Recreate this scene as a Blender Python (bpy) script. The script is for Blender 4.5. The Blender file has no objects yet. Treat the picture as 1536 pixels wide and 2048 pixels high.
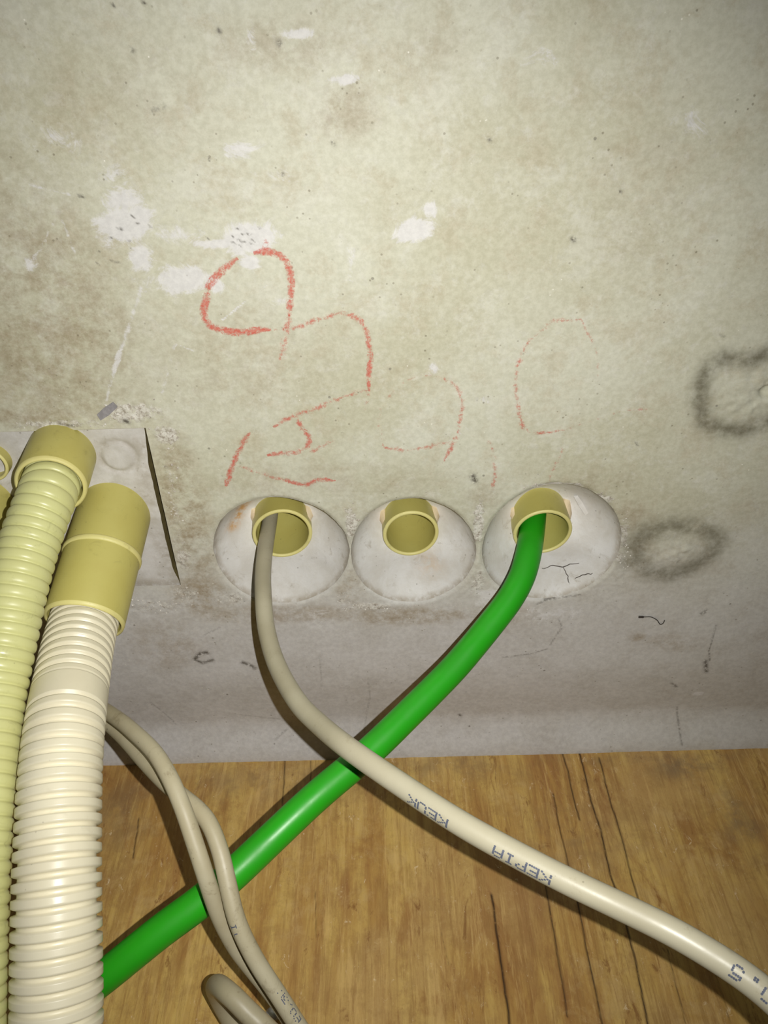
import bpy, math, random
import numpy as np
from mathutils import Vector, Matrix

random.seed(7)
rng = np.random.default_rng(11)
SC = bpy.context.scene
COL = SC.collection

# ------------------------------------------------------------------ camera
CZ = 2.400                       # height of the concrete soffit
H = 0.279                        # camera below the soffit
PITCH = math.radians(54.0)
ROLL = math.radians(1.5)
FPX = 1600.0                     # focal length in pixels of the 1536x2048 frame
CAM = np.array([0.0, 0.0, CZ - H])
FWD = np.array([0.0, math.cos(PITCH), math.sin(PITCH)])
UP0 = np.array([0.0, -math.sin(PITCH), math.cos(PITCH)])
RT0 = np.array([1.0, 0.0, 0.0])
RT = RT0 * math.cos(ROLL) - UP0 * math.sin(ROLL)
UP = UP0 * math.cos(ROLL) + RT0 * math.sin(ROLL)
WALL_Y = 0.366

cam_d = bpy.data.cameras.new('camera')
cam = bpy.data.objects.new('camera', cam_d)
COL.objects.link(cam)
cam_d.sensor_fit = 'VERTICAL'
cam_d.sensor_height = 36.0
cam_d.sensor_width = 27.0
cam_d.lens = FPX / 2048.0 * 36.0
cam_d.clip_start = 0.01
cam_d.clip_end = 20
m = Matrix.Identity(4)
for i in range(3):
    m[i][0], m[i][1], m[i][2], m[i][3] = RT[i], UP[i], -FWD[i], CAM[i]
cam.matrix_world = m
SC.camera = cam

# ------------------------------------------------------------------ light
world = bpy.data.worlds.new('world')
SC.world = world
world.use_nodes = True
bg = world.node_tree.nodes['Background']
bg.inputs[0].default_value = (0.95, 0.95, 1.0, 1)
bg.inputs[1].default_value = 0.006

flash_d = bpy.data.lights.new('phone_flash', 'SPOT')
flash_d.energy = 4.7
flash_d.color = (1.0, 0.985, 0.93)
flash_d.shadow_soft_size = 0.0010
flash_d.spot_size = math.radians(107)
flash_d.spot_blend = 1.0
flash = bpy.data.objects.new('phone_flash', flash_d)
COL.objects.link(flash)
fl_pos = CAM + RT * 0.0138 + UP * 0.0005
fl_dir = FWD - 0.03 * UP - 0.12 * RT
flash.matrix_world = Matrix.Translation(Vector(fl_pos)) @ Vector(fl_dir).to_track_quat('-Z', 'Y').to_matrix().to_4x4()

SC.view_settings.view_transform = 'Standard'
SC.view_settings.look = 'None'
SC.view_settings.gamma = 1.0
SC.view_settings.use_curve_mapping = False
SC.view_settings.exposure = 0.0

# ------------------------------------------------------------------ survey helpers
def ray(px, py):
    return FWD + RT * ((px - 768.0) / FPX) + UP * ((1024.0 - py) / FPX)

def at(px, py, d):
    return CAM + ray(px, py) * d

def soffit(px, py, dz=0.0):
    r = ray(px, py)
    return CAM + r * ((H + dz) / r[2])

def onwall(px, py, dy=0.0):
    r = ray(px, py)
    return CAM + r * ((WALL_Y + dy) / r[1])

def srgb(r, g, b):
    f = lambda c: (c / 255.0 / 12.92) if c / 255.0 <= 0.04045 else ((c / 255.0 + 0.055) / 1.055) ** 2.4
    return (f(r), f(g), f(b), 1.0)

# ------------------------------------------------------------------ object helpers
def link(o, parent=None):
    COL.objects.link(o)
    if parent is not None:
        o.parent = parent
    return o

def mesh_obj(name, verts, faces, mat, parent=None, smooth=True):
    me = bpy.data.meshes.new(name)
    me.from_pydata([tuple(v) for v in verts], [], [tuple(f) for f in faces])
    if mat is not None:
        me.materials.append(mat)
    if smooth and len(me.polygons):
        me.polygons.foreach_set('use_smooth', [True] * len(me.polygons))
    me.update()
    return link(bpy.data.objects.new(name, me), parent)

def empty(name, loc):
    e = bpy.data.objects.new(name, None)
    e.empty_display_size = 0.01
    e.location = tuple(loc)
    return link(e)

def adopt(child, parent):
    child.parent = parent
    child.matrix_parent_inverse = Matrix.Translation(parent.location).inverted()

def tag(o, label=None, cat=None, group=None, kind=None):
    if label: o['label'] = label
    if cat: o['category'] = cat
    if group: o['group'] = group
    if kind: o['kind'] = kind
    return o

def set_attr(me, name, arr):
    a = me.attributes.new(name, 'FLOAT', 'POINT')
    a.data.foreach_set('value', np.ascontiguousarray(arr, dtype=np.float32).ravel())

def spline(pts, n=14):
    """centripetal-ish Catmull-Rom through the points"""
    P = np.array(pts, float)
    P = np.vstack([2 * P[0] - P[1], P, 2 * P[-1] - P[-2]])
    out = []
    for i in range(1, len(P) - 2):
        p0, p1, p2, p3 = P[i - 1], P[i], P[i + 1], P[i + 2]
        for k in range(n):
            t = k / n
            out.append(0.5 * ((2 * p1) + (-p0 + p2) * t + (2 * p0 - 5 * p1 + 4 * p2 - p3) * t * t
                              + (-p0 + 3 * p1 - 3 * p2 + p3) * t ** 3))
    out.append(P[-2])
    return np.array(out)

def smooth_path(P, it=6):
    P = P.copy()
    for _ in range(it):
        P[1:-1] = 0.25 * P[:-2] + 0.5 * P[1:-1] + 0.25 * P[2:]
    return P

def arclen(P):
    return np.concatenate([[0], np.cumsum(np.linalg.norm(np.diff(P, axis=0), axis=1))])

def resample(P, step):
    s = arclen(P)
    n = max(2, int(s[-1] / step) + 1)
    t = np.linspace(0, s[-1], n)
    return np.stack([np.interp(t, s, P[:, k]) for k in range(3)], 1), t

def frames(P):
    T = np.gradient(P, axis=0)
    T /= np.linalg.norm(T, axis=1)[:, None]
    N = np.zeros_like(P)
    ref = np.array([0.3, -1, 0.2])
    n = ref - T[0] * ref.dot(T[0]); n /= np.linalg.norm(n)
    for i in range(len(P)):
        n = n - T[i] * n.dot(T[i]); n /= np.linalg.norm(n)
        N[i] = n
    B = np.cross(T, N)
    return T, N, B

def sweep(P, R, seg=32, cap=True):
    """swept round mesh data; R array of radii, P path"""
    T, N, B = frames(P)
    a = np.linspace(0, 2 * math.pi, seg, endpoint=False)
    ca, sa = np.cos(a), np.sin(a)
    V = (P[:, None, :] + R[:, None, None] * (ca[None, :, None] * N[:, None, :] + sa[None, :, None] * B[:, None, :])).reshape(-1, 3)
    F = []
    n = len(P)
    for i in range(n - 1):
        for j in range(seg):
            k = (j + 1) % seg
            F.append((i * seg + j, i * seg + k, (i + 1) * seg + k, (i + 1) * seg + j))
    if cap:
        F.append(tuple(range(seg - 1, -1, -1)))
        F.append(tuple((n - 1) * seg + j for j in range(seg)))
    return V, F

def lathe(origin, axis, prof, seg=64):
    """profile list of (s along axis, radius), open ends"""
    ax = np.array(axis, float); ax /= np.linalg.norm(ax)
    ref = np.array([1.0, 0, 0]) if abs(ax[0]) < 0.9 else np.array([0, 1.0, 0])
    n = ref - ax * ref.dot(ax); n /= np.linalg.norm(n)
    b = np.cross(ax, n)
    V, F = [], []
    for s, r in prof:
        for j in range(seg):
            t = 2 * math.pi * j / seg
            V.append(origin + ax * s + r * (math.cos(t) * n + math.sin(t) * b))
    for i in range(len(prof) - 1):
        for j in range(seg):
            k = (j + 1) % seg
            F.append((i * seg + j, (i + 1) * seg + j, (i + 1) * seg + k, i * seg + k))
    return V, F

# value noise for geometry
def vnoise(x, y, scale, seed):
    r = np.random.default_rng(seed)
    G = r.random((97, 97))
    u, v = x * scale, y * scale
    i, j = np.floor(u).astype(int), np.floor(v).astype(int)
    fu, fv = u - i, v - j
    fu = fu * fu * (3 - 2 * fu); fv = fv * fv * (3 - 2 * fv)
    i0, j0, i1, j1 = i % 97, j % 97, (i + 1) % 97, (j + 1) % 97
    return (G[i0, j0] * (1 - fu) * (1 - fv) + G[i1, j0] * fu * (1 - fv)
            + G[i0, j1] * (1 - fu) * fv + G[i1, j1] * fu * fv) * 2 - 1

def fbm(x, y, scale, seed, octv=4):
    s = 0; a = 1
    for o in range(octv):
        s = s + a * vnoise(x + 3.1 * o, y - 1.7 * o, scale * 2 ** o, seed + o)
        a *= 0.5
    return s / 1.9

def seg_dist(X, Y, pts):
    """distance from grid points to a 2D polyline"""
    D = np.full(X.shape, 9.0)
    for (x0, y0), (x1, y1) in zip(pts[:-1], pts[1:]):
        dx, dy = x1 - x0, y1 - y0
        L = dx * dx + dy * dy + 1e-12
        t = np.clip(((X - x0) * dx + (Y - y0) * dy) / L, 0, 1)
        D = np.minimum(D, np.hypot(X - x0 - t * dx, Y - y0 - t * dy))
    return D

def sstep(a, b, x):
    t = np.clip((x - a) / (b - a), 0, 1)
    return t * t * (3 - 2 * t)

# ------------------------------------------------------------------ material helpers
class NT:
    def __init__(self, name):
        self.m = bpy.data.materials.new(name)
        self.m.use_nodes = True
        self.t = self.m.node_tree
        self.b = self.t.nodes['Principled BSDF']
        self.out = self.t.nodes['Material Output']
        self.co = self.t.nodes.new('ShaderNodeTexCoord').outputs['Object']
    def node(self, typ, **kw):
        n = self.t.nodes.new(typ)
        for k, v in kw.items(): setattr(n, k, v)
        return n
    def set(self, sock, v):
        if isinstance(v, bpy.types.NodeSocket): self.t.links.new(v, sock)
        else: sock.default_value = v
    def noise(self, scale, detail=4, rough=0.55, dist=0.0, vec=None):
        n = self.node('ShaderNodeTexNoise')
        self.set(n.inputs['Vector'], vec or self.co)
        n.inputs['Scale'].default_value = scale
        n.inputs['Detail'].default_value = detail
        n.inputs['Roughness'].default_value = rough
        n.inputs['Distortion'].default_value = dist
        return n.outputs['Fac']
    def voronoi(self, scale, vec=None, feature='F1'):
        n = self.node('ShaderNodeTexVoronoi', feature=feature)
        self.set(n.inputs['Vector'], vec or self.co)
        n.inputs['Scale'].default_value = scale
        return n.outputs['Distance']
    def mapping(self, scale, rot=(0, 0, 0), loc=(0, 0, 0)):
        n = self.node('ShaderNodeMapping')
        self.set(n.inputs['Vector'], self.co)
        n.inputs['Scale'].default_value = scale
        n.inputs['Rotation'].default_value = rot
        n.inputs['Location'].default_value = loc
        return n.outputs[0]
    def attr(self, name):
        return self.node('ShaderNodeAttribute', attribute_name=name).outputs['Fac']
    def math(self, op, a, b=0.0, clamp=False):
        n = self.node('ShaderNodeMath', operation=op, use_clamp=clamp)
        self.set(n.inputs[0], a); self.set(n.inputs[1], b)
        return n.outputs[0]
    def rng(self, x, a, b, c=0.0, d=1.0):
        n = self.node('ShaderNodeMapRange', interpolation_type='SMOOTHSTEP')
        self.set(n.inputs[0], x)
        n.inputs[1].default_value, n.inputs[2].default_value = a, b
        n.inputs[3].default_value, n.inputs[4].default_value = c, d
        return n.outputs[0]
    def mix(self, f, a, b, blend='MIX'):
        n = self.node('ShaderNodeMix', data_type='RGBA', blend_type=blend)
        self.set(n.inputs[0], f); self.set(n.inputs[6], a); self.set(n.inputs[7], b)
        return n.outputs[2]
    def bump(self, h, strength=0.3, dist=0.001, normal=None):
        n = self.node('ShaderNodeBump')
        n.inputs['Strength'].default_value = strength
        n.inputs['Distance'].default_value = dist
        self.set(n.inputs['Height'], h)
        if normal is not None: self.set(n.inputs['Normal'], normal)
        return n.outputs[0]
    def done(self, color, rough=0.6, normal=None, spec=0.5):
        self.set(self.b.inputs['Base Color'], color)
        self.set(self.b.inputs['Roughness'], rough)
        self.b.inputs['Specular IOR Level'].default_value = spec
        if normal is not None: self.set(self.b.inputs['Normal'], normal)
        return self.m

def mat_concrete():
    n = NT('soffit_concrete')
    big = n.noise(13, 4, 0.6, 0.3); mid = n.noise(52, 7, 0.75, 0.15); fine = n.noise(420, 4, 0.7); grit = n.noise(1500, 2, 0.6)
    c = n.mix(n.rng(big, 0.36, 0.64), srgb(190, 187, 162), srgb(204, 203, 184))
    c = n.mix(n.math('MULTIPLY', n.rng(mid, 0.48, 0.66), 0.5), c, srgb(182, 171, 144))
    c = n.mix(n.math('MULTIPLY', n.rng(n.noise(38, 7, 0.78, 0.2), 0.50, 0.62), 0.5), c, srgb(212, 211, 197))
    c = n.mix(n.math('MULTIPLY', n.rng(n.noise(125, 5, 0.75, 0.3), 0.54, 0.70), 0.45), c, srgb(214, 212, 202))
    g = n.attr('grey')
    gcol = n.mix(n.rng(mid, 0.35, 0.7), srgb(208, 205, 207), srgb(193, 189, 188))
    c = n.mix(g, c, gcol)
    br = n.math('MULTIPLY', n.attr('brown'), n.rng(n.noise(90, 7, 0.78, 0.1), 0.36, 0.64))
    c = n.mix(n.math('MULTIPLY', br, 0.85), c, srgb(146, 126, 96))
    w = n.math('ADD', n.attr('white'), n.math('MULTIPLY', n.math('SUBTRACT', n.noise(85, 7, 0.8, 0.8), 0.5), 2.8))
    c = n.mix(n.math('MULTIPLY', n.rng(w, 0.36, 0.80), n.math('MULTIPLY', n.math('MINIMUM', n.attr('white'), 0.28), 3.2)), c, srgb(220, 218, 218))
    gr = n.math('ADD', n.attr('grit'), n.math('MULTIPLY', n.math('SUBTRACT', n.noise(200, 6, 0.8), 0.5), 2.0))
    grm = n.rng(gr, 0.42, 0.70)
    gcol2 = n.mix(n.rng(n.noise(520, 5, 0.8), 0.36, 0.56), srgb(140, 126, 114), srgb(222, 218, 210))
    c = n.mix(n.math('MULTIPLY', grm, 0.85), c, gcol2)
    mo = n.math('MULTIPLY', n.attr('mould'), n.rng(n.noise(120, 4, 0.65), 0.12, 0.62))
    c = n.mix(mo, c, srgb(92, 86, 62))
    c = n.mix(n.math('MULTIPLY', n.attr('hair'), n.rng(n.noise(500, 3, 0.7), 0.35, 0.55)), c, srgb(70, 62, 54))
    v = n.voronoi(300)
    pit = n.math('MULTIPLY', n.rng(v, 0.08, 0.15, 1, 0), n.rng(n.noise(45, 4, 0.7), 0.48, 0.62))
    c = n.mix(n.math('MULTIPLY', pit, 0.6), c, srgb(110, 100, 76))
    v2 = n.voronoi(62, n.mapping((1, 1, 1), loc=(0.31, 0.17, 0)))
    pit2 = n.rng(v2, 0.022, 0.045, 1, 0)
    c = n.mix(n.math('MULTIPLY', pit2, 0.6), c, srgb(84, 76, 64))
    v3 = n.voronoi(260, n.mapping((1, 1, 1), loc=(0.7, 0.4, 0)))
    fl = n.math('MULTIPLY', n.rng(v3, 0.05, 0.09, 1, 0), n.rng(n.noise(40, 2), 0.57, 0.66))
    c = n.mix(fl, c, srgb(238, 234, 220))
    c = n.mix(0.12, c, n.mix(n.rng(fine, 0.32, 0.68), srgb(110, 104, 90), srgb(238, 236, 226)))
    h = n.math('ADD', n.math('MULTIPLY', fine, 0.25), n.math('MULTIPLY', grit, 0.12))
    h = n.math('ADD', h, n.math('MULTIPLY', grm, n.math('MULTIPLY', n.noise(420, 5, 0.8), 2.2)))
    h = n.math('SUBTRACT', h, n.math('ADD', n.math('MULTIPLY', pit, 0.5), pit2))
    rough = n.rng(mid, 0.3, 0.7, 0.50, 0.66)
    return n.done(c, rough, n.bump(h, 0.3, 0.0005), 0.35)

def mat_plaster(name, a, b, streak=False):
    n = NT(name)
    mid = n.noise(70, 5, 0.65, 0.3); fine = n.noise(520, 4, 0.7)
    c = n.mix(n.rng(mid, 0.35, 0.65), a, b)
    c = n.mix(n.math('MULTIPLY', n.rng(n.noise(160, 5, 0.7, 0.5), 0.56, 0.72), 0.45), c, srgb(150, 140, 122))
    ed = n.math('MULTIPLY', n.attr('edge'), n.rng(n.noise(300, 4, 0.7), 0.3, 0.6))
    c = n.mix(n.math('MULTIPLY', ed, 0.5), c, srgb(146, 130, 106))
    c = n.mix(n.math('MULTIPLY', n.attr('stain'), n.rng(n.noise(260, 4, 0.7), 0.32, 0.6)), c, srgb(198, 152, 92))
    sp = n.rng(n.voronoi(200), 0.05, 0.09, 1, 0)
    c = n.mix(n.math('MULTIPLY', sp, 0.5), c, srgb(110, 100, 88))
    return n.done(c, 0.55, n.bump(n.math('ADD', fine, n.math('MULTIPLY', mid, 0.8)), 0.25, 0.0005), 0.35)

def mat_plastic(name, a, b, rough=0.38, dirt=0.25, dirtcol=(96, 84, 46), spec=0.5, sss=0.0):
    n = NT(name)
    c = n.mix(n.rng(n.noise(45, 4, 0.6), 0.3, 0.7), a, b)
    d = n.math('MULTIPLY', n.rng(n.noise(130, 5, 0.75, 0.6), 0.56, 0.74), dirt)
    c = n.mix(d, c, srgb(*dirtcol))
    sp = n.rng(n.voronoi(240), 0.05, 0.085, 1, 0)
    sp = n.math('MULTIPLY', sp, n.rng(n.noise(60, 2), 0.5, 0.62))
    c = n.mix(n.math('MULTIPLY', sp, dirt * 2, True), c, srgb(70, 60, 40))
    r = n.rng(n.noise(90, 3), 0.3, 0.7, rough - 0.05, rough + 0.08)
    return n.done(c, r, n.bump(n.noise(900, 3, 0.6), 0.06, 0.0003), spec)

def mat_wood():
    n = NT('plywood')
    g1 = n.noise(1.0, 6, 0.7, 0.5, n.mapping((70, 1, 9)))
    g2 = n.noise(1.0, 6, 0.78, 0.2, n.mapping((430, 1, 26)))
    g3 = n.noise(1.0, 6, 0.78, 0.2, n.mapping((240, 1, 20), loc=(5, 0, 5)))
    pat = n.noise(1.0, 6, 0.7, 0.9, n.mapping((38, 1, 17), loc=(3, 0, 1)))
    soft = n.noise(1.0, 4, 0.6, 0.4, n.mapping((18, 1, 18), loc=(1, 0, 5)))
    c = n.mix(n.rng(g1, 0.38, 0.64), srgb(186, 144, 78), srgb(216, 182, 104))
    c = n.mix(n.math('MULTIPLY', n.rng(soft, 0.44, 0.64), 0.5), c, srgb(194, 160, 106))
    c = n.mix(n.math('MULTIPLY', n.rng(pat, 0.52, 0.66), 0.6), c, srgb(156, 108, 58))
    br = n.math('MULTIPLY', n.attr('stain'), n.rng(n.noise(1.0, 6, 0.75, 0.4, n.mapping((150, 1, 22), loc=(2, 0, 9))), 0.36, 0.6))
    c = n.mix(n.math('MULTIPLY', br, 0.75), c, srgb(146, 96, 58))
    c = n.mix(n.math('MULTIPLY', n.rng(n.noise(70, 7, 0.78, 0.2), 0.46, 0.62), 0.38), c, srgb(160, 122, 70))
    c = n.mix(n.math('MULTIPLY', n.rng(n.noise(48, 6, 0.75, 0.3, n.mapping((1, 1, 1), loc=(4, 1, 2))), 0.52, 0.66), 0.4), c, srgb(212, 180, 122))
    blot = n.noise(1.0, 6, 0.75, 0.8, n.mapping((110, 1, 42), loc=(8, 0, 2)))
    c = n.mix(n.math('MULTIPLY', n.rng(blot, 0.58, 0.68), 0.65), c, srgb(124, 76, 36))
    c = n.mix(n.math('MULTIPLY', n.rng(g2, 0.48, 0.64), 0.42), c, srgb(144, 102, 54))
    c = n.mix(n.math('MULTIPLY', n.rng(g3, 0.52, 0.66), 0.5), c, srgb(226, 190, 122))
    c = n.mix(n.math('MULTIPLY', n.attr('dirt'), n.rng(n.noise(70, 5, 0.75), 0.3, 0.7)), c, srgb(132, 112, 86))
    fl = n.rng(n.noise(1.0, 5, 0.8, 0.8, n.mapping((300, 1, 190))), 0.60, 0.70)
    fl = n.math('MULTIPLY', fl, n.rng(n.noise(36, 3), 0.40, 0.56))
    c = n.mix(n.math('MULTIPLY', fl, 0.8), c, srgb(236, 212, 172))
    c = n.mix(n.math('MULTIPLY', n.attr('crack'), n.rng(n.noise(160, 3, 0.7), 0.18, 0.42)), c, srgb(36, 20, 10))
    h = n.math('ADD', n.math('MULTIPLY', g1, 0.5), g2)
    return n.done(c, n.rng(g2, 0.3, 0.7, 0.5, 0.66), n.bump(h, 0.35, 0.0005), 0.35)

def mat_chalk():
    n = NT('red_chalk')
    tr = n.node('ShaderNodeBsdfTransparent')
    mx = n.node('ShaderNodeMixShader')
    e = n.attr('edge'); s = n.attr('strength')
    k = n.math('ADD', n.math('MULTIPLY', n.noise(560, 5, 0.8, 0.3), 1.5), n.math('MULTIPLY', n.noise(190, 4, 0.7), 0.8))
    k = n.math('ADD', k, n.math('MULTIPLY', e, 0.30))
    k = n.math('ADD', k, n.math('MULTIPLY', s, 0.5))
    f = n.math('MULTIPLY', n.rng(k, 1.52, 1.92), n.rng(e, 0.0, 0.35))
    f = n.math('MULTIPLY', f, n.math('ADD', n.math('MULTIPLY', s, 0.30), 0.36), True)
    c = n.mix(n.rng(n.noise(900, 2), 0.4, 0.6), srgb(222, 92, 78), srgb(224, 138, 122))
    n.done(c, 0.85, None, 0.2)
    n.t.links.new(f, mx.inputs[0]); n.t.links.new(tr.outputs[0], mx.inputs[1]); n.t.links.new(n.b.outputs[0], mx.inputs[2])
    n.t.links.new(mx.outputs[0], n.out.inputs['Surface'])
    return n.m

def mat_flat(name, col, rough=0.7, metal=0.0):
    n = NT(name)
    n.b.inputs['Metallic'].default_value = metal
    c = n.mix(n.rng(n.noise(700, 3), 0.35, 0.65), col, tuple(min(1, x * 1.25) for x in col[:3]) + (1,))
    return n.done(c, rough)

M_CONC = mat_concrete()
M_PLAS = mat_plaster('white_plaster', srgb(212, 210, 208), srgb(200, 196, 190))
M_PLATE = mat_plaster('grey_plaster', srgb(212, 209, 207), srgb(192, 188, 182))
M_PIPE = mat_plastic('olive_yellow_plastic', srgb(190, 182, 106), srgb(184, 174, 96), 0.42, 0.25)
M_RIM = mat_plastic('pale_yellow_cut_plastic', srgb(220, 212, 142), srgb(214, 204, 132), 0.5, 0.2)
M_YTUBE = mat_plastic('yellow_corrugated_plastic', srgb(206, 206, 146), srgb(200, 199, 138), 0.36, 0.3, (118, 116, 70))
M_WTUBE = mat_plastic('cream_corrugated_plastic', srgb(220, 213, 188), srgb(214, 206, 180), 0.36, 0.12, (150, 140, 112))
M_GREY = mat_plastic('warm_grey_cable_jacket', srgb(176, 170, 148), srgb(166, 159, 136), 0.42, 0.3, (120, 104, 74))
M_GREY2 = mat_plastic('dusty_grey_cable_jacket', srgb(180, 172, 146), srgb(168, 158, 130), 0.45, 0.45, (104, 88, 58))
M_GREEN = mat_plastic('green_cable_jacket', srgb(40, 164, 26), srgb(36, 154, 22), 0.42, 0.06, (40, 90, 30))
M_WOOD = mat_wood()
M_CHALK = mat_chalk()
M_INK = mat_flat('blue_black_ink', srgb(78, 82, 96), 0.7)
M_DARK = mat_flat('dark_crack', srgb(66, 58, 52), 0.9)
M_HAIR = mat_flat('dark_thread', srgb(52, 46, 40), 0.8)
M_FOAM = mat_plaster('beige_sealing_foam', srgb(226, 208, 176), srgb(214, 194, 158))
M_STEEL = mat_flat('zinc_steel', srgb(190, 192, 196), 0.42, 0.55)
M_GRIT = mat_plaster('mortar_crumb', srgb(220, 216, 208), srgb(170, 160, 148))

# ------------------------------------------------------------------ ceiling
CUPS = []      # cx, cy, rx, ry, depth, skew
for (px, py, wpx, kr, dep) in ((562, 1106, 270, 1.0, 0.0120), (826, 1107, 250, 1.06, 0.0122), (1103, 1091, 277, 1.05, 0.0108)):
    c = soffit(px, py)
    d = (c - CAM).dot(FWD)
    rx = 0.5 * wpx * d / FPX
    CUPS.append((c[0], c[1], rx, rx * kr, dep))

pr0, pr1 = soffit(296, 856), soffit(357, 1170)
PX = 0.5 * (pr0[0] + pr1[0])            # right edge of the box recess
PY0, PY1 = pr0[1], pr1[1]
PXL = PX - 0.150
PDEPTH = 0.0010
JOINT = 0.0024

Y_COVE = soffit(768, 1335)[1]

def cove(y):
    """height (up) of the soffit near the plywood: a shallow scoop, then a lip down to the board"""
    t = np.clip((y - Y_COVE) / (WALL_Y - Y_COVE), 0, 1)
    rise = 0.0042 * sstep(0.0, 0.75, t)
    lip = -0.0085 * sstep(0.60, 1.0, t) * t
    return rise + lip

def ceil_h(x, y):
    h = 0.00035 * fbm(x, y, 22, 3, 3) + 0.00012 * fbm(x, y, 160, 9, 2)
    return h + cove(y)

def lattice(lo, hi, step, extra, olo, ohi):
    a = np.arange(lo, hi + step * 0.5, step)
    o1 = olo + (lo - olo) * (1 - np.linspace(1, 0, 26) ** 1.6)
    o2 = hi + (ohi - hi) * (np.linspace(0, 1, 26) ** 1.6)
    a = np.concatenate([o1[:-1], a, o2[1:]])
    for e in extra:
        a[np.argmin(abs(a - e))] = e
    return np.sort(a)

gx = lattice(-0.225, 0.235, 0.00065, (PX, PXL), -0.75, 0.75)
ylo = -0.02
gy = np.arange(ylo, WALL_Y, 0.00065)
gy = np.concatenate([(-0.6 + 0.58 * (1 - np.linspace(1, 0, 26) ** 1.6))[:-1], gy, [WALL_Y]])
for e in (PY0, PY1):
    gy[np.argmin(abs(gy - e))] = e
NX, NY = len(gx), len(gy)
X, Y = np.meshgrid(gx, gy)                       # rows = y

def lst(pts):                                    # pixel polyline -> soffit xy
    return [tuple(soffit(px, py)[:2]) for px, py in pts]

def blobs(items, soft=False):
    """soft elliptical smears on the concrete, (px, py, rx, ry, strength), sizes in photo pixels"""
    A = np.zeros(X.shape)
    for (px, py, rx, ry, s) in items:
        c = soffit(px, py); ex = soffit(px + rx, py); ey = soffit(px, py + ry)
        a = abs(ex[0] - c[0]); b = abs(ey[1] - c[1])
        q = ((X - c[0]) / a) ** 2 + ((Y - c[1]) / b) ** 2
        A = np.maximum(A, s * np.exp(-0.8 * q if soft else -0.9 * q * q))
    return A

def strokes(items):
    A = np.zeros(X.shape)
    for pts, w, s in items:
        P = lst(pts)
        c = soffit(*pts[0]); ww = abs(soffit(pts[0][0] + w, pts[0][1])[0] - c[0])
        D = seg_dist(X, Y, P)
        A = np.maximum(A, s * np.exp(-(D / (0.5 * ww)) ** 2))
    return A

white = blobs([(235, 400, 46, 30, .75), (248, 452, 55, 50, .85), (282, 512, 26, 34, .85), (350, 470, 62, 24, .55),
               (495, 478, 52, 30, 1.0), (430, 487, 55, 10, .9), (500, 524, 20, 14, .9), (372, 560, 58, 26, .95),
               (432, 572, 20, 16, .8), (828, 462, 36, 26, .95), (858, 418, 16, 18, .8), (700, 522, 14, 44, .5),
               (598, 68, 34, 11, .8), (690, 160, 40, 11, .75), (500, 80, 14, 28, .5), (560, 350, 60, 20, .45),
               (870, 735, 20, 14, .55), (965, 800, 20, 12, .5), (300, 560, 40, 30, .4), (60, 530, 16, 14, .5),
               (930, 860, 18, 10, .45), (480, 300, 40, 24, .45), (110, 280, 46, 30, .4), (1080, 120, 60, 30, .35),
               (1390, 260, 60, 60, .3), (560, 600, 20, 12, .4), (1400, 1395, 14, 5, .8), (985, 1200, 30, 25, .8),
               (640, 1240, 40, 20, .35), (1080, 1230, 80, 20, .45), (215, 350, 50, 30, .4)], True) * 1.3
white = np.maximum(white, strokes([([(288, 560), (262, 640), (232, 730), (212, 800)], 13, .6),
                                   ([(348, 690), (338, 740), (322, 790)], 12, .52),
                                   ([(64, 525), (110, 440)], 12, .5), ([(120, 430), (150, 505)], 8, .45),
                                   ([(445, 640), (480, 612), (545, 562)], 5, .75), ([(60, 370), (140, 390)], 8, .5),
                                   ([(455, 110), (500, 60)], 9, .5), ([(180, 660), (235, 665)], 7, .45),
                                   ([(355, 690), (395, 705)], 6, .6)]))
brown = blobs([(372, 1030, 48, 150, 1), (400, 1190, 60, 44, 1), (560, 1228, 170, 18, .75), (820, 1232, 150, 18, .9),
               (700, 1180, 26, 40, .9), (1000, 1235, 70, 28, .55), (1190, 965, 70, 26, .45), (1262, 1035, 26, 34, .7),
               (560, 90, 120, 60, .5), (690, 225, 70, 60, .6), (30, 420, 70, 130, .45), (90, 650, 190, 230, .75),
               (60, 832, 150, 24, .8), (440, 720, 220, 110, .3), (330, 1290, 70, 50, .55), (1300, 400, 120, 160, .25),
               (860, 110, 80, 60, .3), (1350, 1285, 60, 18, .55), (1275, 1275, 16, 8, .8), (250, 200, 200, 120, .28),
               (640, 960, 260, 30, .35), (970, 990, 40, 30, .5), (1280, 1100, 25, 60, .5)])
grit = blobs([(262, 826, 66, 22, .75), (332, 872, 30, 22, .75), (366, 1120, 16, 22, .7), (372, 1185, 24, 18, .6),
              (348, 1000, 12, 120, .45), (702, 1050, 14, 42, .72), (957, 1050, 14, 50, .75), (1200, 1000, 26, 14, .75),
              (1244, 1085, 12, 60, .62), (1110, 972, 70, 8, .72), (690, 1195, 18, 22, .5), (745, 1212, 50, 10, .6),
              (470, 1195, 30, 14, .55), (955, 1165, 20, 30, .6), (120, 848, 110, 10, .6), (300, 1215, 80, 16, .5),
              (1240, 1160, 18, 24, .45), (1350, 1120, 12, 16, .4)])
mould = strokes([([(1272, 1120), (1262, 1092), (1290, 1062), (1345, 1049), (1405, 1056), (1438, 1078), (1424, 1106),
                   (1390, 1132), (1338, 1150), (1296, 1142), (1272, 1120)], 44, .72),
                 ([(1268, 1118), (1275, 1085), (1310, 1060)], 56, .75),
                 ([(1600, 690), (1540, 705), (1500, 722), (1450, 716), (1420, 734), (1404, 765), (1400, 805), (1408, 842),
                   (1442, 860), (1482, 862), (1540, 842), (1600, 828), (1650, 800), (1665, 750), (1640, 705), (1600, 690)], 42, .85),
                 ([(1290, 1085), (1340, 1075)], 20, .3), ([(1440, 722), (1500, 716)], 30, .6)])
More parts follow.
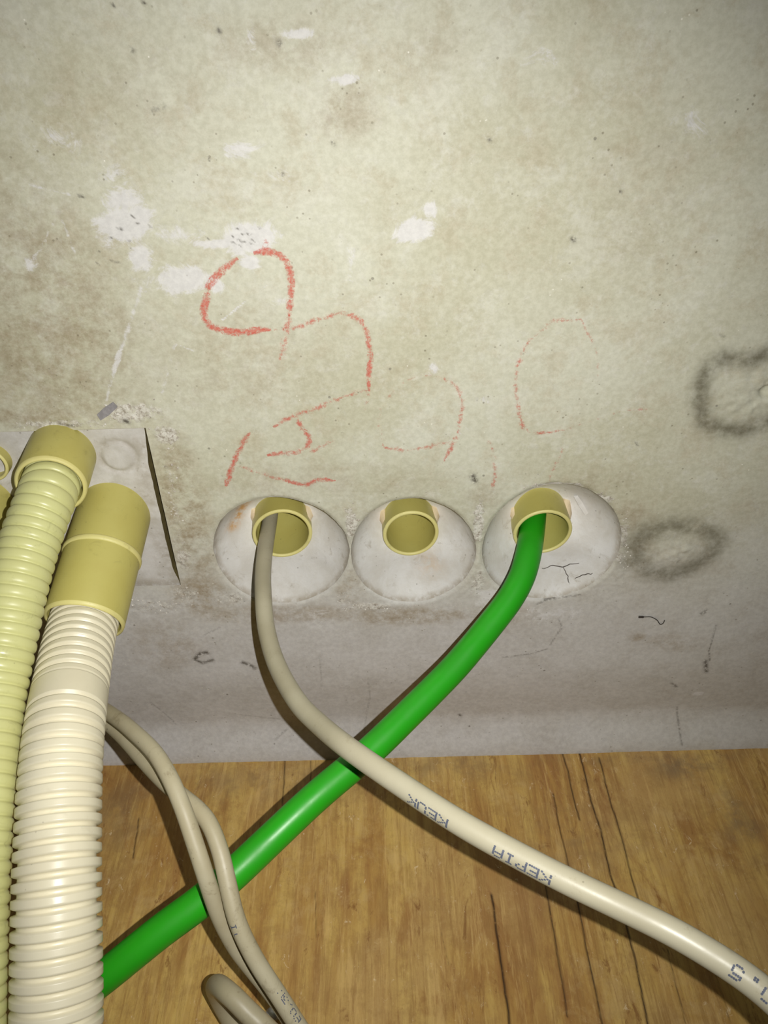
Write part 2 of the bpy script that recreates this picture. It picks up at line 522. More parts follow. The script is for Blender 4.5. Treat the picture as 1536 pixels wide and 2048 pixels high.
hair = strokes([([(1432, 1250), (1425, 1275), (1418, 1300), (1420, 1325)], 3, .8), ([(1411, 1322), (1413, 1345)], 9, .9),
                ([(1403, 1228), (1412, 1222)], 8, .8), ([(1090, 1200), (1110, 1197)], 7, .9), ([(1074, 1208), (1095, 1200), (1160, 1190)], 3, .8),
                ([(1005, 1315), (1060, 1308), (1095, 1298)], 3, .6), ([(1100, 1290), (1124, 1255), (1118, 1240)], 3, .6),
                ([(390, 1318), (402, 1306), (415, 1305)], 9, 1), ([(388, 1320), (405, 1326), (425, 1320)], 8, .9),
                ([(486, 1325), (500, 1330), (510, 1336)], 9, .9), ([(1358, 1425), (1360, 1480)], 4, .6), ([(1345, 1370), (1355, 1378)], 6, .7),
                ([(640, 1310), (643, 1375)], 3, .35), ([(735, 1350), (740, 1400), (728, 1470)], 3, .35), ([(410, 1270), (440, 1255)], 3, .5),
                ([(945, 952), (950, 962)], 12, 1), ([(920, 1441), (922, 1442)], 7, 1), ([(158, 392), (166, 393)], 5, 1),
                ([(438, 61), (439, 63)], 9, 1), ([(558, 86), (559, 87)], 12, .9), ([(1145, 477), (1148, 480)], 9, 1), ([(225, 8), (228, 12)], 6, 1),
                ([(286, 4), (290, 8)], 6, 1), ([(562, 345), (566, 349)], 8, .9), ([(977, 278), (980, 281)], 7, .9), ([(1240, 383), (1241, 385)], 7, 1),
                ([(665, 285), (668, 288)], 7, .9), ([(262, 99), (266, 101)], 8, .9), ([(1272, 885), (1275, 890)], 4, 1),
                ([(560, 1390), (600, 1400)], 3, .35), ([(480, 1440), (560, 1450)], 3, .35), ([(300, 1410), (330, 1440), (350, 1460)], 3, .4),
                ([(550, 1480), (575, 1465)], 3, .5), ([(1440, 670), (1450, 675)], 6, .4), ([(418, 316), (417, 320)], 5, 1),
                ([(120, 848), (150, 852)], 6, .8), ([(250, 842), (256, 844)], 10, 1), ([(305, 222), (328, 212)], 7, .55)])
for i in range(46):                              # dust lint in the white smears
    bx, by, sx, sy = [(255, 450, 40, 45), (490, 475, 40, 24), (470, 480, 60, 14), (240, 500, 60, 60)][i % 4]
    px, py = rng.normal(bx, sx * .5), rng.normal(by, sy * .5)
    hair = np.maximum(hair, strokes([([(px, py), (px + rng.uniform(3, 7), py + rng.uniform(1, 4))], 3, .9)])) if i < 30 else hair
yg0, yg1 = soffit(768, 940)[1], soffit(768, 1290)[1]
grey = 0.92 * sstep(yg0, yg1, Y + 0.012 * fbm(X, Y, 25, 40, 3)) * (0.75 + 0.25 * sstep(0.17, 0.02, X))

Z = CZ + ceil_h(X, Y)
Z += grit * 0.0009 * fbm(X, Y, 420, 60, 3)
b1 = soffit(1352, 1104)
q = np.hypot((X - b1[0]) / 0.009, (Y - b1[1]) / 0.007)
Z -= 0.0018 * np.exp(-q * q) * (1 + 0.6 * fbm(X, Y, 260, 77, 3))
b2 = soffit(1540, 785)
q2 = np.hypot((X - b2[0]) / 0.022, (Y - b2[1]) / 0.012)
Z -= 0.0008 * np.exp(-q2 ** 4) * (1 + fbm(X, Y, 300, 78, 3))
b3 = soffit(1536, 783)
q3 = np.hypot((X - b3[0]) / 0.0035, (Y - b3[1]) / 0.0025)
Z += 0.003 * np.exp(-q3 ** 4)

VX, VY, VZ = X.copy(), Y.copy(), Z.copy()
inside = np.zeros(X.shape, bool)
for (cx, cy, rx, ry, dep) in CUPS:
    th = np.arctan2((Y - cy) / ry, (X - cx) / rx)
    rr = np.hypot((X - cx) / rx, (Y - cy) / ry)
    wob = 1 + 0.012 * np.sin(3 * th + cx * 90) + 0.012 * fbm(th * 0.02 + 2, th * 0 + cx, 260, 21, 3)
    ins = rr < wob
    inside |= ins
    # crumbly lip: slight rounding just outside the cut
    VZ += np.where(~ins, 0.0007 * np.exp(-((rr - wob) / 0.03) ** 2), 0)
inrect = (X > PXL + 1e-7) & (X < PX - 1e-7) & (Y > PY0 + 1e-7) & (Y < PY1 - 1e-7)
q00, q10, q01, q11 = inside[:-1, :-1], inside[:-1, 1:], inside[1:, :-1], inside[1:, 1:]
keep = ~(q00 & q10 & q01 & q11)
xc = 0.25 * (X[:-1, :-1] + X[1:, 1:] + X[:-1, 1:] + X[1:, :-1]); yc = 0.25 * (Y[:-1, :-1] + Y[1:, 1:] + Y[:-1, 1:] + Y[1:, :-1])
keep &= ~((xc > PXL) & (xc < PX) & (yc > PY0) & (yc < PY1))
for (cx, cy, rx, ry, dep) in CUPS:               # pull the ragged inner vertices out onto the cut line
    th = np.arctan2((Y - cy) / ry, (X - cx) / rx)
    rr = np.hypot((X - cx) / rx, (Y - cy) / ry)
    wob = 1 + 0.012 * np.sin(3 * th + cx * 90) + 0.012 * fbm(th * 0.02 + 2, th * 0 + cx, 260, 21, 3)
    s = (rr < wob) & (rr > 0.5)
    VX = np.where(s, cx + np.cos(th) * wob * rx, VX)
    VY = np.where(s, cy + np.sin(th) * wob * ry, VY)
    VZ = np.where(s, VZ + 0.0008, VZ)
idx = np.arange(NX * NY).reshape(NY, NX)
quads = np.stack([idx[:-1, :-1], idx[1:, :-1], idx[1:, 1:], idx[:-1, 1:]], -1)[keep]
used = np.zeros(NX * NY, bool); used[quads.ravel()] = True
remap = np.cumsum(used) - 1
quads = remap[quads]
verts = np.stack([VX, VY, VZ], -1).reshape(-1, 3)[used]
me = bpy.data.meshes.new('ceiling')
me.vertices.add(len(verts)); me.vertices.foreach_set('co', verts.astype(np.float32).ravel())
me.loops.add(quads.size); me.loops.foreach_set('vertex_index', quads.astype(np.int32).ravel())
me.polygons.add(len(quads))
me.polygons.foreach_set('loop_start', np.arange(0, quads.size, 4, dtype=np.int32))
me.polygons.foreach_set('use_smooth', np.ones(len(quads), bool))
me.update(calc_edges=True)
for nm, A in (('white', white), ('brown', brown), ('grit', grit), ('mould', mould), ('hair', hair), ('grey', grey)):
    set_attr(me, nm, A.ravel()[used])
me.materials.append(M_CONC)
ceiling = link(bpy.data.objects.new('ceiling', me))
tag(ceiling, 'stained pale concrete ceiling slab with red chalk marks and cut holes', kind='structure')

# plastered bowls cut up into the slab around each conduit
def bowl_h(u, v, dep):
    """u,v unit coordinates (v>0 towards the plywood); height above the slab face"""
    r2 = np.clip(u * u + v * v, 0, 1)
    return (dep + 0.016 * sstep(0.40, -0.5, v)) * (1 - r2) ** 0.68

STUBS = [(565, 1069, 0.0105, 0.0136, (-.113, 0, 1)), (822, 1069, 0.0105, 0.0128, (-.05, 0, 1)), (1086, 1066, 0.0085, 0.0134, (-.02, -.10, 1))]
for ci, (cx, cy, rx, ry, dep) in enumerate(CUPS):
    na, nr = 144, 60
    pc = soffit(*STUBS[ci][:3]); pa_ = np.array(STUBS[ci][4], float)
    V, F, E, S = [], [], [], []
    for i in range(nr + 1):
        t = i / nr
        r = 0.3 + 0.7 * math.sin(t * math.pi / 2)
        for j in range(na):
            a = 2 * math.pi * j / na
            th = math.atan2(math.sin(a), math.cos(a))
            w = 1 + 0.012 * math.sin(3 * th + cx * 90) + 0.012 * float(fbm(np.array([th * 0.02 + 2]), np.array([cx]), 260, 21, 3)[0])
            u, v = r * math.cos(a), r * math.sin(a)
            x, y = cx + u * rx * (w if r > .9 else 1 + (w - 1) * r), cy + v * ry * (w if r > .9 else 1 + (w - 1) * r)
            z = CZ + 0.0006 + float(bowl_h(u, v, dep)) + 0.0004 * float(vnoise(np.array([x]), np.array([y]), 130, 50 + ci)[0]) * (1 - r ** 4)
            V.append((x, y, z))
            E.append(float(sstep(0.93, 1.0, r)))
            st = 0.0
            if ci == 0:
                p = np.array([soffit(492, 1018, 0.009)[:2], soffit(462, 1072, 0.006)[:2]])
                st = math.exp(-(float(seg_dist(np.array([x]), np.array([y]), [tuple(p[0]), tuple(p[1])])[0]) / 0.0022) ** 2)
            if ci == 1:
                p = soffit(860, 1135, 0.007)
                st = 0.3 * math.exp(-((x - p[0]) ** 2 + (y - p[1]) ** 2) / 0.006 ** 2)
            S.append(st)
    for i in range(nr):
        for j in range(na):
            k = (j + 1) % na
            f = (i * na + j, i * na + k, (i + 1) * na + k, (i + 1) * na + j)
            def off(q):                                  # distance of a bowl vertex from the conduit's axis
                w_ = np.array(V[q]) - pc; w_ = w_ - pa_ * w_[2]
                return math.hypot(w_[0], w_[1])
            if all(off(q) < STUBS[ci][3] - 0.0002 for q in f): continue
            F.append(f)
    o = mesh_obj('plaster_recess', V, F, M_PLAS, ceiling)
    set_attr(o.data, 'edge', E); set_attr(o.data, 'stain', S)
    o['label'] = ['white plastered bowl around the conduit with the grey cable, orange streak',
                  'white plastered bowl around the empty conduit',
                  'white plastered bowl with hairline cracks around the green cable'][ci]

# hairline cracks in the third bowl
def flat_ribbon(pts3, w, lift):
    P = np.array(pts3)
    V, F = [], []
    T = np.gradient(P, axis=0)
    for i in range(len(P)):
        view = CAM * 0 + np.array([0, -0.5, -0.86])
        s = np.cross(T[i], view); s /= np.linalg.norm(s) + 1e-12
        ww = w * (0.5 + 0.5 * math.sin(math.pi * (i + .6) / (len(P) + .2)))
        V += [P[i] + s * ww * .5 + view * lift, P[i] - s * ww * .5 + view * lift]
    for i in range(len(P) - 1):
        F.append((2 * i, 2 * i + 1, 2 * i + 3, 2 * i + 2))
    return V, F

def bowl_pt(px, py, ci):
    cx, cy, rx, ry, dep = CUPS[ci]
    dz = 0.0
    for _ in range(40):
        p = soffit(px, py, dz)
        dz = 0.6 * dz + 0.4 * (0.0006 + float(bowl_h((p[0] - cx) / rx, (p[1] - cy) / ry, dep)))
    return soffit(px, py, dz)

for pts in ([(1083, 1137), (1105, 1130), (1125, 1134), (1140, 1128), (1158, 1126)], [(1126, 1134), (1135, 1152), (1140, 1168), (1137, 1176), (1143, 1186)],
            [(1148, 1156), (1170, 1150), (1185, 1146)]):
    pp = []
    for a, b in zip(pts[:-1], pts[1:]):
        for k in range(4):
            t = k / 4
            pp.append(bowl_pt(a[0] + (b[0] - a[0]) * t + rng.normal(0, .8), a[1] + (b[1] - a[1]) * t + rng.normal(0, .8), 2))
    pp.append(bowl_pt(*pts[-1], 2))
    V, F = flat_ribbon(pp, 0.00045, 0.00025)
    mesh_obj('hairline_crack', V, F, M_DARK, ceiling, False)
# plaster flake hanging beside the third conduit
fa = [bowl_pt(1150, 992, 2), bowl_pt(1160, 1008, 2), bowl_pt(1172, 1028, 2)]
V, F = flat_ribbon(fa, 0.0022, 0.0012)
n0 = len(V)
V += [v + np.array([0, .0003, .0009]) for v in V]
F = F + [tuple(n0 + i for i in f[::-1]) for f in F] + [(0, 2, n0 + 2, n0), (2, 4, n0 + 4, n0 + 2), (3, 1, n0 + 1, n0 + 3), (5, 3, n0 + 3, n0 + 5)]
o = mesh_obj('plaster_flake', V, F, M_PLAS, ceiling, False)

# ------------------------------------------------------------------ box recess with its grey plaster plate
zt = CZ + PDEPTH
def plate_grid():
    us = np.linspace(0, 1, 190); ys = np.linspace(PY0 + 0.0003, PY1 + 0.0016, 100)
    u_, gy_ = np.meshgrid(us, ys)
    tj = (gy_ - PY0) / (PY1 - PY0)
    jw = JOINT * (0.35 + 0.65 * sstep(0.0, 0.25, tj)) * (1 - 0.75 * sstep(0.86, 1.0, tj)) * (1 + 0.12 * fbm(gy_, gy_ * 0, 200, 8, 2))
    gx_ = PXL + (PX - jw - PXL) * u_
    z = zt - 0.0002 * fbm(gx_, gy_, 90, 33, 3)
    c = soffit(236, 914, PDEPTH)
    r = np.hypot(gx_ - c[0], gy_ - c[1])
    z = z + 0.0007 * np.exp(-((r - 0.0072) / 0.0012) ** 2) - 0.0004 * sstep(0.0072, 0.006, r)
    # plate comes flush with the slab towards the plywood side
    z = z + 0
    ed = 0.5 * np.exp(-((r - 0.0074) / 0.0018) ** 2)
    ed = np.maximum(ed, sstep(PY1 - 0.006, PY1, gy_))
    ed = np.maximum(ed, 0.55 * np.exp(-((gx_ - soffit(300, 1000)[0]) / 0.006) ** 2) * sstep(0.2, 0.8, fbm(gx_, gy_, 120, 5, 2) + .5))
    i = np.arange(gx_.size).reshape(gx_.shape)
    qd = np.stack([i[:-1, :-1], i[1:, :-1], i[1:, 1:], i[:-1, 1:]], -1).reshape(-1, 4)
    return np.stack([gx_, gy_, z], -1).reshape(-1, 3), qd.tolist(), ed.ravel()
V, F, ed = plate_grid()
plate = mesh_obj('plaster_plate', V, F, M_PLATE, ceiling)
set_attr(plate.data, 'edge', ed); set_attr(plate.data, 'stain', np.zeros(len(ed)))
plate['label'] = 'flat grey plaster plate set into the slab around the corrugated conduits'
# side walls of the recess
wv = [(PXL, PY0), (PX, PY0), (PX, PY1), (PXL, PY1)]
V, F = [], []
for i in range(4):
    if i == 2: continue
    a, b = wv[i], wv[(i + 1) % 4]
    N = 60
    base = len(V)
    for k in range(N + 1):
        t = k / N
        x, y = a[0] + (b[0] - a[0]) * t, a[1] + (b[1] - a[1]) * t
        V += [(x, y, CZ + float(ceil_h(np.array([x]), np.array([y]))[0]) - 0.00012), (x, y, zt + 0.008)]
    for k in range(N):
        F.append((base + 2 * k, base + 2 * k + 1, base + 2 * k + 3, base + 2 * k + 2))
JV, JF = [], []
pv = np.array([v.co[:] for v in plate.data.vertices]).reshape(100, 190, 3)[:, -1]
for q in pv:
    JV += [q, q + np.array([0, 0, 0.009])]
for k in range(len(pv) - 1):
    JF.append((2 * k, 2 * k + 2, 2 * k + 3, 2 * k + 1))
jw_o = mesh_obj('plate_joint', JV, JF, mat_flat('dark_olive_joint', srgb(112, 100, 58), .8), ceiling, False)
V += [(PX - .006, PY0, zt + .0078), (PX + .0002, PY0, zt + .0078), (PX + .0002, PY1, zt + .0078), (PX - .006, PY1, zt + .0078)]
n0 = len(V)
F.append((n0 - 4, n0 - 3, n0 - 2, n0 - 1))
rw = mesh_obj('recess_edge', V, F, mat_plaster('dirty_recess_edge', srgb(150, 134, 92), srgb(120, 104, 68)), ceiling, False)

# loose mortar crumbs round the holes
V, F = [], []
ico = [(0, 0, 1), (.9, 0, .3), (.28, .85, .3), (-.72, .53, .3), (-.72, -.53, .3), (.28, -.85, .3), (0, 0, -.8)]
icof = [(0, 1, 2), (0, 2, 3), (0, 3, 4), (0, 4, 5), (0, 5, 1), (6, 2, 1), (6, 3, 2), (6, 4, 3), (6, 5, 4), (6, 1, 5)]
spots = [(262, 826, 60, 16, 60), (332, 870, 26, 18, 40), (366, 1120, 14, 26, 30), (372, 1185, 24, 16, 30), (345, 1000, 12, 110, 60),
         (701, 1040, 9, 26, 40), (957, 1040, 8, 30, 40), (1205, 1000, 26, 12, 40), (1250, 1090, 8, 50, 40), (1100, 972, 60, 4, 30),
         (740, 1215, 60, 8, 50), (470, 1200, 40, 10, 30), (300, 1210, 60, 14, 40), (120, 848, 100, 8, 40), (1000, 1215, 70, 8, 24), (690, 1195, 16, 18, 30)]
for (sx, sy, wx, wy, cnt) in spots:
    for _ in range(cnt):
        px, py = sx + rng.normal(0, wx * .6), sy + rng.normal(0, wy * .6)
        p = soffit(px, py)
        if any(math.hypot((p[0] - c[0]) / c[2], (p[1] - c[1]) / c[3]) < 1.03 for c in CUPS): continue
        if PXL < p[0] < PX + .0008 and PY0 - .0006 < p[1] < PY1 + .0006: continue
        s = 0.00022 + 0.0006 * rng.random() ** 3
        b0 = len(V)
        a = rng.uniform(0, 6.28)
        for (x, y, z) in ico:
            k = rng.uniform(.6, 1.2)
            V.append((p[0] + s * k * (x * math.cos(a) - y * math.sin(a)), p[1] + s * k * (x * math.sin(a) + y * math.cos(a)), CZ + float(ceil_h(np.array([p[0]]), np.array([p[1]]))[0]) - .3 * s + s * k * z * .8))
        F += [tuple(b0 + i for i in f) for f in icof]
cr = mesh_obj('mortar_crumbs', V, F, M_GRIT, ceiling, False)
cr['kind'] = 'stuff'

# grey mortar sliver above the plate
P = np.array([soffit(199, 834), soffit(214, 822), soffit(231, 809)]) - np.array([0, 0, 0.0006])
V, F = flat_ribbon(P, 0.0034, 0.0004)
n0 = len(V); V += [np.array(v) + np.array([0, 0, .0012]) for v in V]
F = F + [tuple(n0 + i for i in f[::-1]) for f in F] + [(0, 2, n0 + 2, n0), (2, 4, n0 + 4, n0 + 2), (3, 1, n0 + 1, n0 + 3), (5, 3, n0 + 3, n0 + 5), (1, 0, n0, n0 + 1), (4, 5, n0 + 5, n0 + 4)]
o = mesh_obj('mortar_sliver', V, F, mat_flat('slate_grey_mortar', srgb(140, 136, 138), .8), ceiling, False)

# ------------------------------------------------------------------ red chalk figures on the slab
def chalk(strs, label):
    V, F, E, S = [], [], [], []
    for pts, w, s0, s1 in strs:
        P = np.array([soffit(360 + x / 1.6, 440 + y / 1.6)[:2] for x, y in pts])
        P3 = np.c_[P, np.zeros(len(P))]
        P3 = spline(P3, 8) if len(P3) > 2 else np.linspace(P3[0], P3[-1], 8)
        P3, t = resample(P3, 0.0007)
        T = np.gradient(P3, axis=0); T /= np.linalg.norm(T, axis=1)[:, None] + 1e-12
        Nn = np.c_[-T[:, 1], T[:, 0], np.zeros(len(T))]
        c = soffit(360 + pts[0][0] / 1.6, 440 + pts[0][1] / 1.6); ww = 1.22 * w * (c - CAM).dot(FWD) / FPX
        b0 = len(V)
        for i in range(len(P3)):
            f = i / max(1, len(P3) - 1)
            taper = min(1, 6 * f + .4, 6 * (1 - f) + .4)
            for k in range(5):
                e = (k - 2) / 2
                q = P3[i] + Nn[i] * e * ww * .5 * taper
                z = CZ + float(ceil_h(np.array([q[0]]), np.array([q[1]]))[0]) - 0.00018
                V.append((q[0], q[1], z)); E.append(1 - abs(e)); S.append(s0 + (s1 - s0) * f)
        for i in range(len(P3) - 1):
            for k in range(4):
                a = b0 + i * 5 + k
                F.append((a, a + 1, a + 6, a + 5))
    o = mesh_obj('chalk_figure', V, F, M_CHALK, ceiling)
    set_attr(o.data, 'edge', E); set_attr(o.data, 'strength', S)
    o['label'] = label
    return o

chalk([([(185, 122), (150, 150), (115, 182), (92, 215), (86, 250), (76, 292), (86, 325), (120, 348), (190, 360), (250, 352), (292, 350)], 17, .8, .95),
       ([(235, 106), (280, 101), (320, 115), (348, 150), (356, 200), (352, 260), (350, 310)], 16, .9, .75),
       ([(350, 305), (342, 360), (332, 405), (318, 450)], 20, .5, .45),
       ([(278, 62), (270, 95)], 16, .45, .4)], 'red chalk figure 9 on the concrete')
chalk([([(300, 352), (370, 345), (420, 325), (475, 308), (520, 300), (570, 316), (596, 355), (605, 400), (609, 450), (603, 500), (605, 548)], 13, .5, .85),
       ([(605, 540), (597, 580), (588, 630)], 11, .35, .15),
       ([(605, 545), (570, 549), (500, 575), (420, 610), (375, 622), (340, 636), (298, 662)], 13, .45, .8),
       ([(375, 625), (385, 660), (412, 695), (405, 725), (360, 745), (320, 746), (278, 752)], 13, .75, .7),
       ([(415, 742), (450, 724), (498, 704)], 12, .6, .35)], 'red chalk figure 3 on the concrete')
chalk([([(225, 680), (200, 716), (176, 765), (160, 810), (147, 852)], 13, .7, .85),
       ([(178, 785), (240, 805), (310, 825), (360, 838), (400, 847), (440, 832), (498, 832)], 12, .5, .8)], 'short red chalk angle stroke on the concrete')
chalk([([(760, 495), (820, 500), (870, 522), (895, 555), (903, 600), (895, 645), (885, 690), (865, 735), (843, 772)], 14, .38, .6),
       ([(650, 725), (720, 735), (790, 725), (840, 712), (882, 712)], 13, .5, .42),
       ([(650, 722), (638, 640), (665, 570), (715, 520), (765, 497)], 13, .3, .25),
       ([(840, 775), (815, 815)], 10, .2, .1)], 'faded red chalk loop on the concrete')
chalk([([(1285, 318), (1230, 320), (1195, 322), (1150, 360), (1110, 395), (1086, 450), (1075, 500), (1075, 560), (1086, 620), (1105, 670), (1150, 682), (1232, 672)], 13, .42, .5),
       ([(1285, 320), (1302, 360), (1326, 402), (1336, 450), (1336, 520)], 11, .38, .25),
       ([(1232, 672), (1290, 650), (1340, 636), (1420, 610), (1515, 605)], 10, .22, .24)], 'very faint tall red chalk loop on the concrete')
chalk([([(978, 690), (1000, 730), (1006, 770), (1006, 830), (1000, 872)], 13, .3, .55),
       ([(1212, 715), (1220, 745), (1190, 810), (1178, 846)], 11, .35, .3)], 'two faint red chalk ticks above the conduit with the green cable')

# ------------------------------------------------------------------ plywood wall
wx = lattice(-0.215, 0.225, 0.0005, (), -0.75, 0.75)
wz = np.concatenate([np.arange(CZ + 0.006, CZ - 0.175, -0.0009), CZ - 0.175 - 0.5 * np.linspace(0.02, 1, 20) ** 1.4])
WX, WZ = np.meshgrid(wx, wz)
def c5(pts): return [(850 + x / 2.239, 1480 + y / 2.239) for x, y in pts]
def c4(pts): return [(180 + x / 2.954, 1480 + y / 2.954) for x, y in pts]
cracks = [(c5([(612, 48), (640, 140), (662, 240), (692, 355)]), .9), (c5([(690, 50), (740, 250), (790, 420), (830, 600), (862, 690), (905, 830), (942, 980), (980, 1180), (1002, 1290)]), 1.0),
          (c5([(780, 80), (830, 270), (880, 430), (920, 590), (958, 725)]), .9), (c5([(575, 240), (610, 420), (645, 575)]), .8),
          (c5([(540, 640), (575, 850), (605, 1020), (640, 1240)]), .85), (c5([(298, 690), (320, 850), (350, 1050), (382, 1290)]), 1.2),
          (c5([(680, 700), (720, 920), (760, 1100), (798, 1290)]), .9), (c5([(1088, 940), (1130, 1120), (1168, 1270)]), .6),
          (c4([(1152, 108), (1146, 240), (1135, 385)]), .8), (c4([(1305, 120), (1302, 310)]), .6), (c4([(288, 465), (272, 580), (254, 700)]), .8),
          (c5([(1000, 0), (1012, 60)]), .4), (c5([(1290, 1020), (1350, 1200), (1372, 1280)]), .5), (c5([(1040, 380), (1080, 520)]), .4),
          (c5([(70, 840), (105, 1010)]), .4), (c4([(1330, 900), (1338, 1160)]), .5)]
CR = np.zeros(WX.shape)
for pts, k in cracks:
    P = [tuple(onwall(a, b)[[0, 2]]) for a, b in pts]
    D = seg_dist(WX + 0.0004 * fbm(WX * 0.3, WZ, 160, 90, 3), WZ, P)
    CR = np.maximum(CR, np.clip(k, 0, 1) * np.exp(-(D / (0.00042 * k)) ** 2))
DT = np.zeros(WX.shape)
for (px, py, rx, rz, s) in [(1370, 1530, 70, 30, .9), (900, 1530, 200, 26, .5), (1480, 1640, 40, 60, .7), (560, 1560, 260, 40, .5), (1150, 1680, 120, 60, .35), (250, 1620, 60, 60, .5), (1300, 1515, 260, 14, .5)]:
    c = onwall(px, py); a = rx * .4 / FPX; b = rz * .5 / FPX
    DT = np.maximum(DT, s * np.exp(-((WX - c[0]) / a) ** 2 - ((WZ - c[2]) / b) ** 2))
ST = np.zeros(WX.shape)
for (px, py, rx, rz, s) in [(1110, 1600, 60, 150, 1), (1150, 1720, 60, 120, .9), (1080, 1850, 70, 160, .8), (1240, 1900, 30, 160, .6), (1200, 1570, 60, 60, .7), (690, 1780, 60, 50, .9),
                            (640, 1860, 40, 120, .6), (330, 1760, 80, 90, .7), (960, 1700, 40, 120, .5), (1500, 1600, 30, 100, .6), (860, 1800, 40, 70, .5), (290, 1560, 60, 50, .5), (1400, 1760, 40, 120, .4)]:
    c = onwall(px, py); a = rx * .4 / FPX; b = rz * .5 / FPX
    ST = np.maximum(ST, s * np.exp(-((WX - c[0]) / a) ** 2 - ((WZ - c[2]) / b) ** 2))
WY = WALL_Y + 0.0006 * CR + 0.00025 * fbm(WX, WZ * .25, 150, 70, 3)
me = bpy.data.meshes.new('wall_back')
i = np.arange(WX.size).reshape(WX.shape)
qd = np.stack([i[:-1, :-1], i[1:, :-1], i[1:, 1:], i[:-1, 1:]], -1).reshape(-1, 4)
me.vertices.add(WX.size); me.vertices.foreach_set('co', np.stack([WX, WY, WZ], -1).astype(np.float32).ravel())
me.loops.add(qd.size); me.loops.foreach_set('vertex_index', qd.astype(np.int32).ravel())
me.polygons.add(len(qd)); me.polygons.foreach_set('loop_start', np.arange(0, qd.size, 4, dtype=np.int32))
me.polygons.foreach_set('use_smooth', np.ones(len(qd), bool))
me.update(calc_edges=True)
set_attr(me, 'crack', CR); set_attr(me, 'dirt', DT); set_attr(me, 'stain', ST)
me.materials.append(M_WOOD)
wall = link(bpy.data.objects.new('wall_back', me))
tag(wall, 'weathered brown plywood board wall with vertical grain and long cracks', kind='structure')

# ------------------------------------------------------------------ conduit stubs in the bowls
def pipe_stub(px, py, dz, R, axis, label, group, wall_t=0.0017, length=0.060):
    c = soffit(px, py, dz)
    r = R - wall_t
    o_ = empty('conduit_pipe', c)
    V, F = lathe(c, axis, [(length, R), (0.0007, R)] )
    tube = mesh_obj('pipe_wall', V, F, M_PIPE); adopt(tube, o_)
    V, F = lathe(c, axis, [(0.0007, R), (0.0002, R - .0003), (0.0, R - .0006), (0.0, r + .0005), (0.0003, r + .0001), (0.0008, r)])
    rim = mesh_obj('pipe_rim', V, F, M_RIM); adopt(rim, o_)
    V, F = lathe(c, axis, [(0.0008, r), (length, r), (length, 0.0001)])
    inn = mesh_obj('pipe_bore', V, F, M_PIPE); adopt(inn, o_)
    tag(o_, label, 'pipe', group)
    return o_, c, np.array(axis, float) / np.linalg.norm(axis)

def foam(parent, c, ax, R, ang, w, h):
    """small beige wedge of sealing foam beside the pipe; ang measured in plan, 0 = +x"""
    d = np.array([math.cos(ang), math.sin(ang), 0]); s = np.array([-d[1], d[0], 0])
    base = c + d * (R - 0.0006) + ax * 0.0125
    prof = [(-.55, 0, 1.0), (.55, 0, 1.0), (.5, .8, 1.1), (-.45, .7, 1.1), (-.25, -.02, -h), (.25, -.02, -h), (.2, .14, -h * .9), (-.15, .14, -h * .9)]
    V = [base + s * a * w + d * b * w * .75 + ax * (k * 0.006) for a, b, k in prof]
    F = [(0, 1, 2, 3), (4, 7, 6, 5), (0, 4, 5, 1), (1, 5, 6, 2), (2, 6, 7, 3), (3, 7, 4, 0)]
    o = mesh_obj('sealing_foam', V, F, M_FOAM, None, True)
    set_attr(o.data, 'edge', np.zeros(8)); set_attr(o.data, 'stain', np.zeros(8))
    sub = o.modifiers.new('round', 'SUBSURF'); sub.subdivision_type = 'SIMPLE'; sub.levels = sub.render_levels = 1
    adopt(o, parent)
    o['label'] = 'beige foam wedge'

R1 = 0.0136
p1, c1, a1 = pipe_stub(*STUBS[0], 'yellow plastic conduit end with the grey cable running out of it', 'conduit ends in plastered bowls')
foam(p1, c1, a1, R1, -.35, .0075, 1.3); foam(p1, c1, a1, R1, math.pi + .35, .0075, 1.2)
p2, c2, a2 = pipe_stub(*STUBS[1], 'empty open yellow plastic conduit end between the two cabled ones', 'conduit ends in plastered bowls')
foam(p2, c2, a2, 0.0128, -.35, .0078, 1.4); foam(p2, c2, a2, 0.0128, math.pi + .3, .0082, 1.4)
p3, c3, a3 = pipe_stub(*STUBS[2], 'yellow plastic conduit end with the thick green cable running out of it', 'conduit ends in plastered bowls')
foam(p3, c3, a3, 0.0134, -.3, .0085, 1.2); foam(p3, c3, a3, 0.0134, math.pi + .3, .007, 1.1)

# ------------------------------------------------------------------ corrugated conduits with their couplings
def corrugated(path, R, pitch, depth, kind, mat, flat=None, per=12, seg=56):
    P = smooth_path(spline(path, 24), 30)
    P, t = resample(P, pitch / per)
    u = (t / pitch) % 1.0
    if kind == 'round':
        r = R - depth + depth * np.sqrt(np.clip(1 - np.abs(2 * u - 1) ** 2.6, 0, 1))
    else:
        r = R - depth * (1 - sstep(0.0, 0.10, u) + sstep(0.64, 0.74, u))
    if flat is not None:
        s = arclen(P)
        k = np.argmin(np.linalg.norm(P - flat[0], axis=1))
        r = np.where(np.abs(s - s[k]) < flat[1], R, r)
    V, F = sweep(P, r, seg, True)
    return V, F, P, r

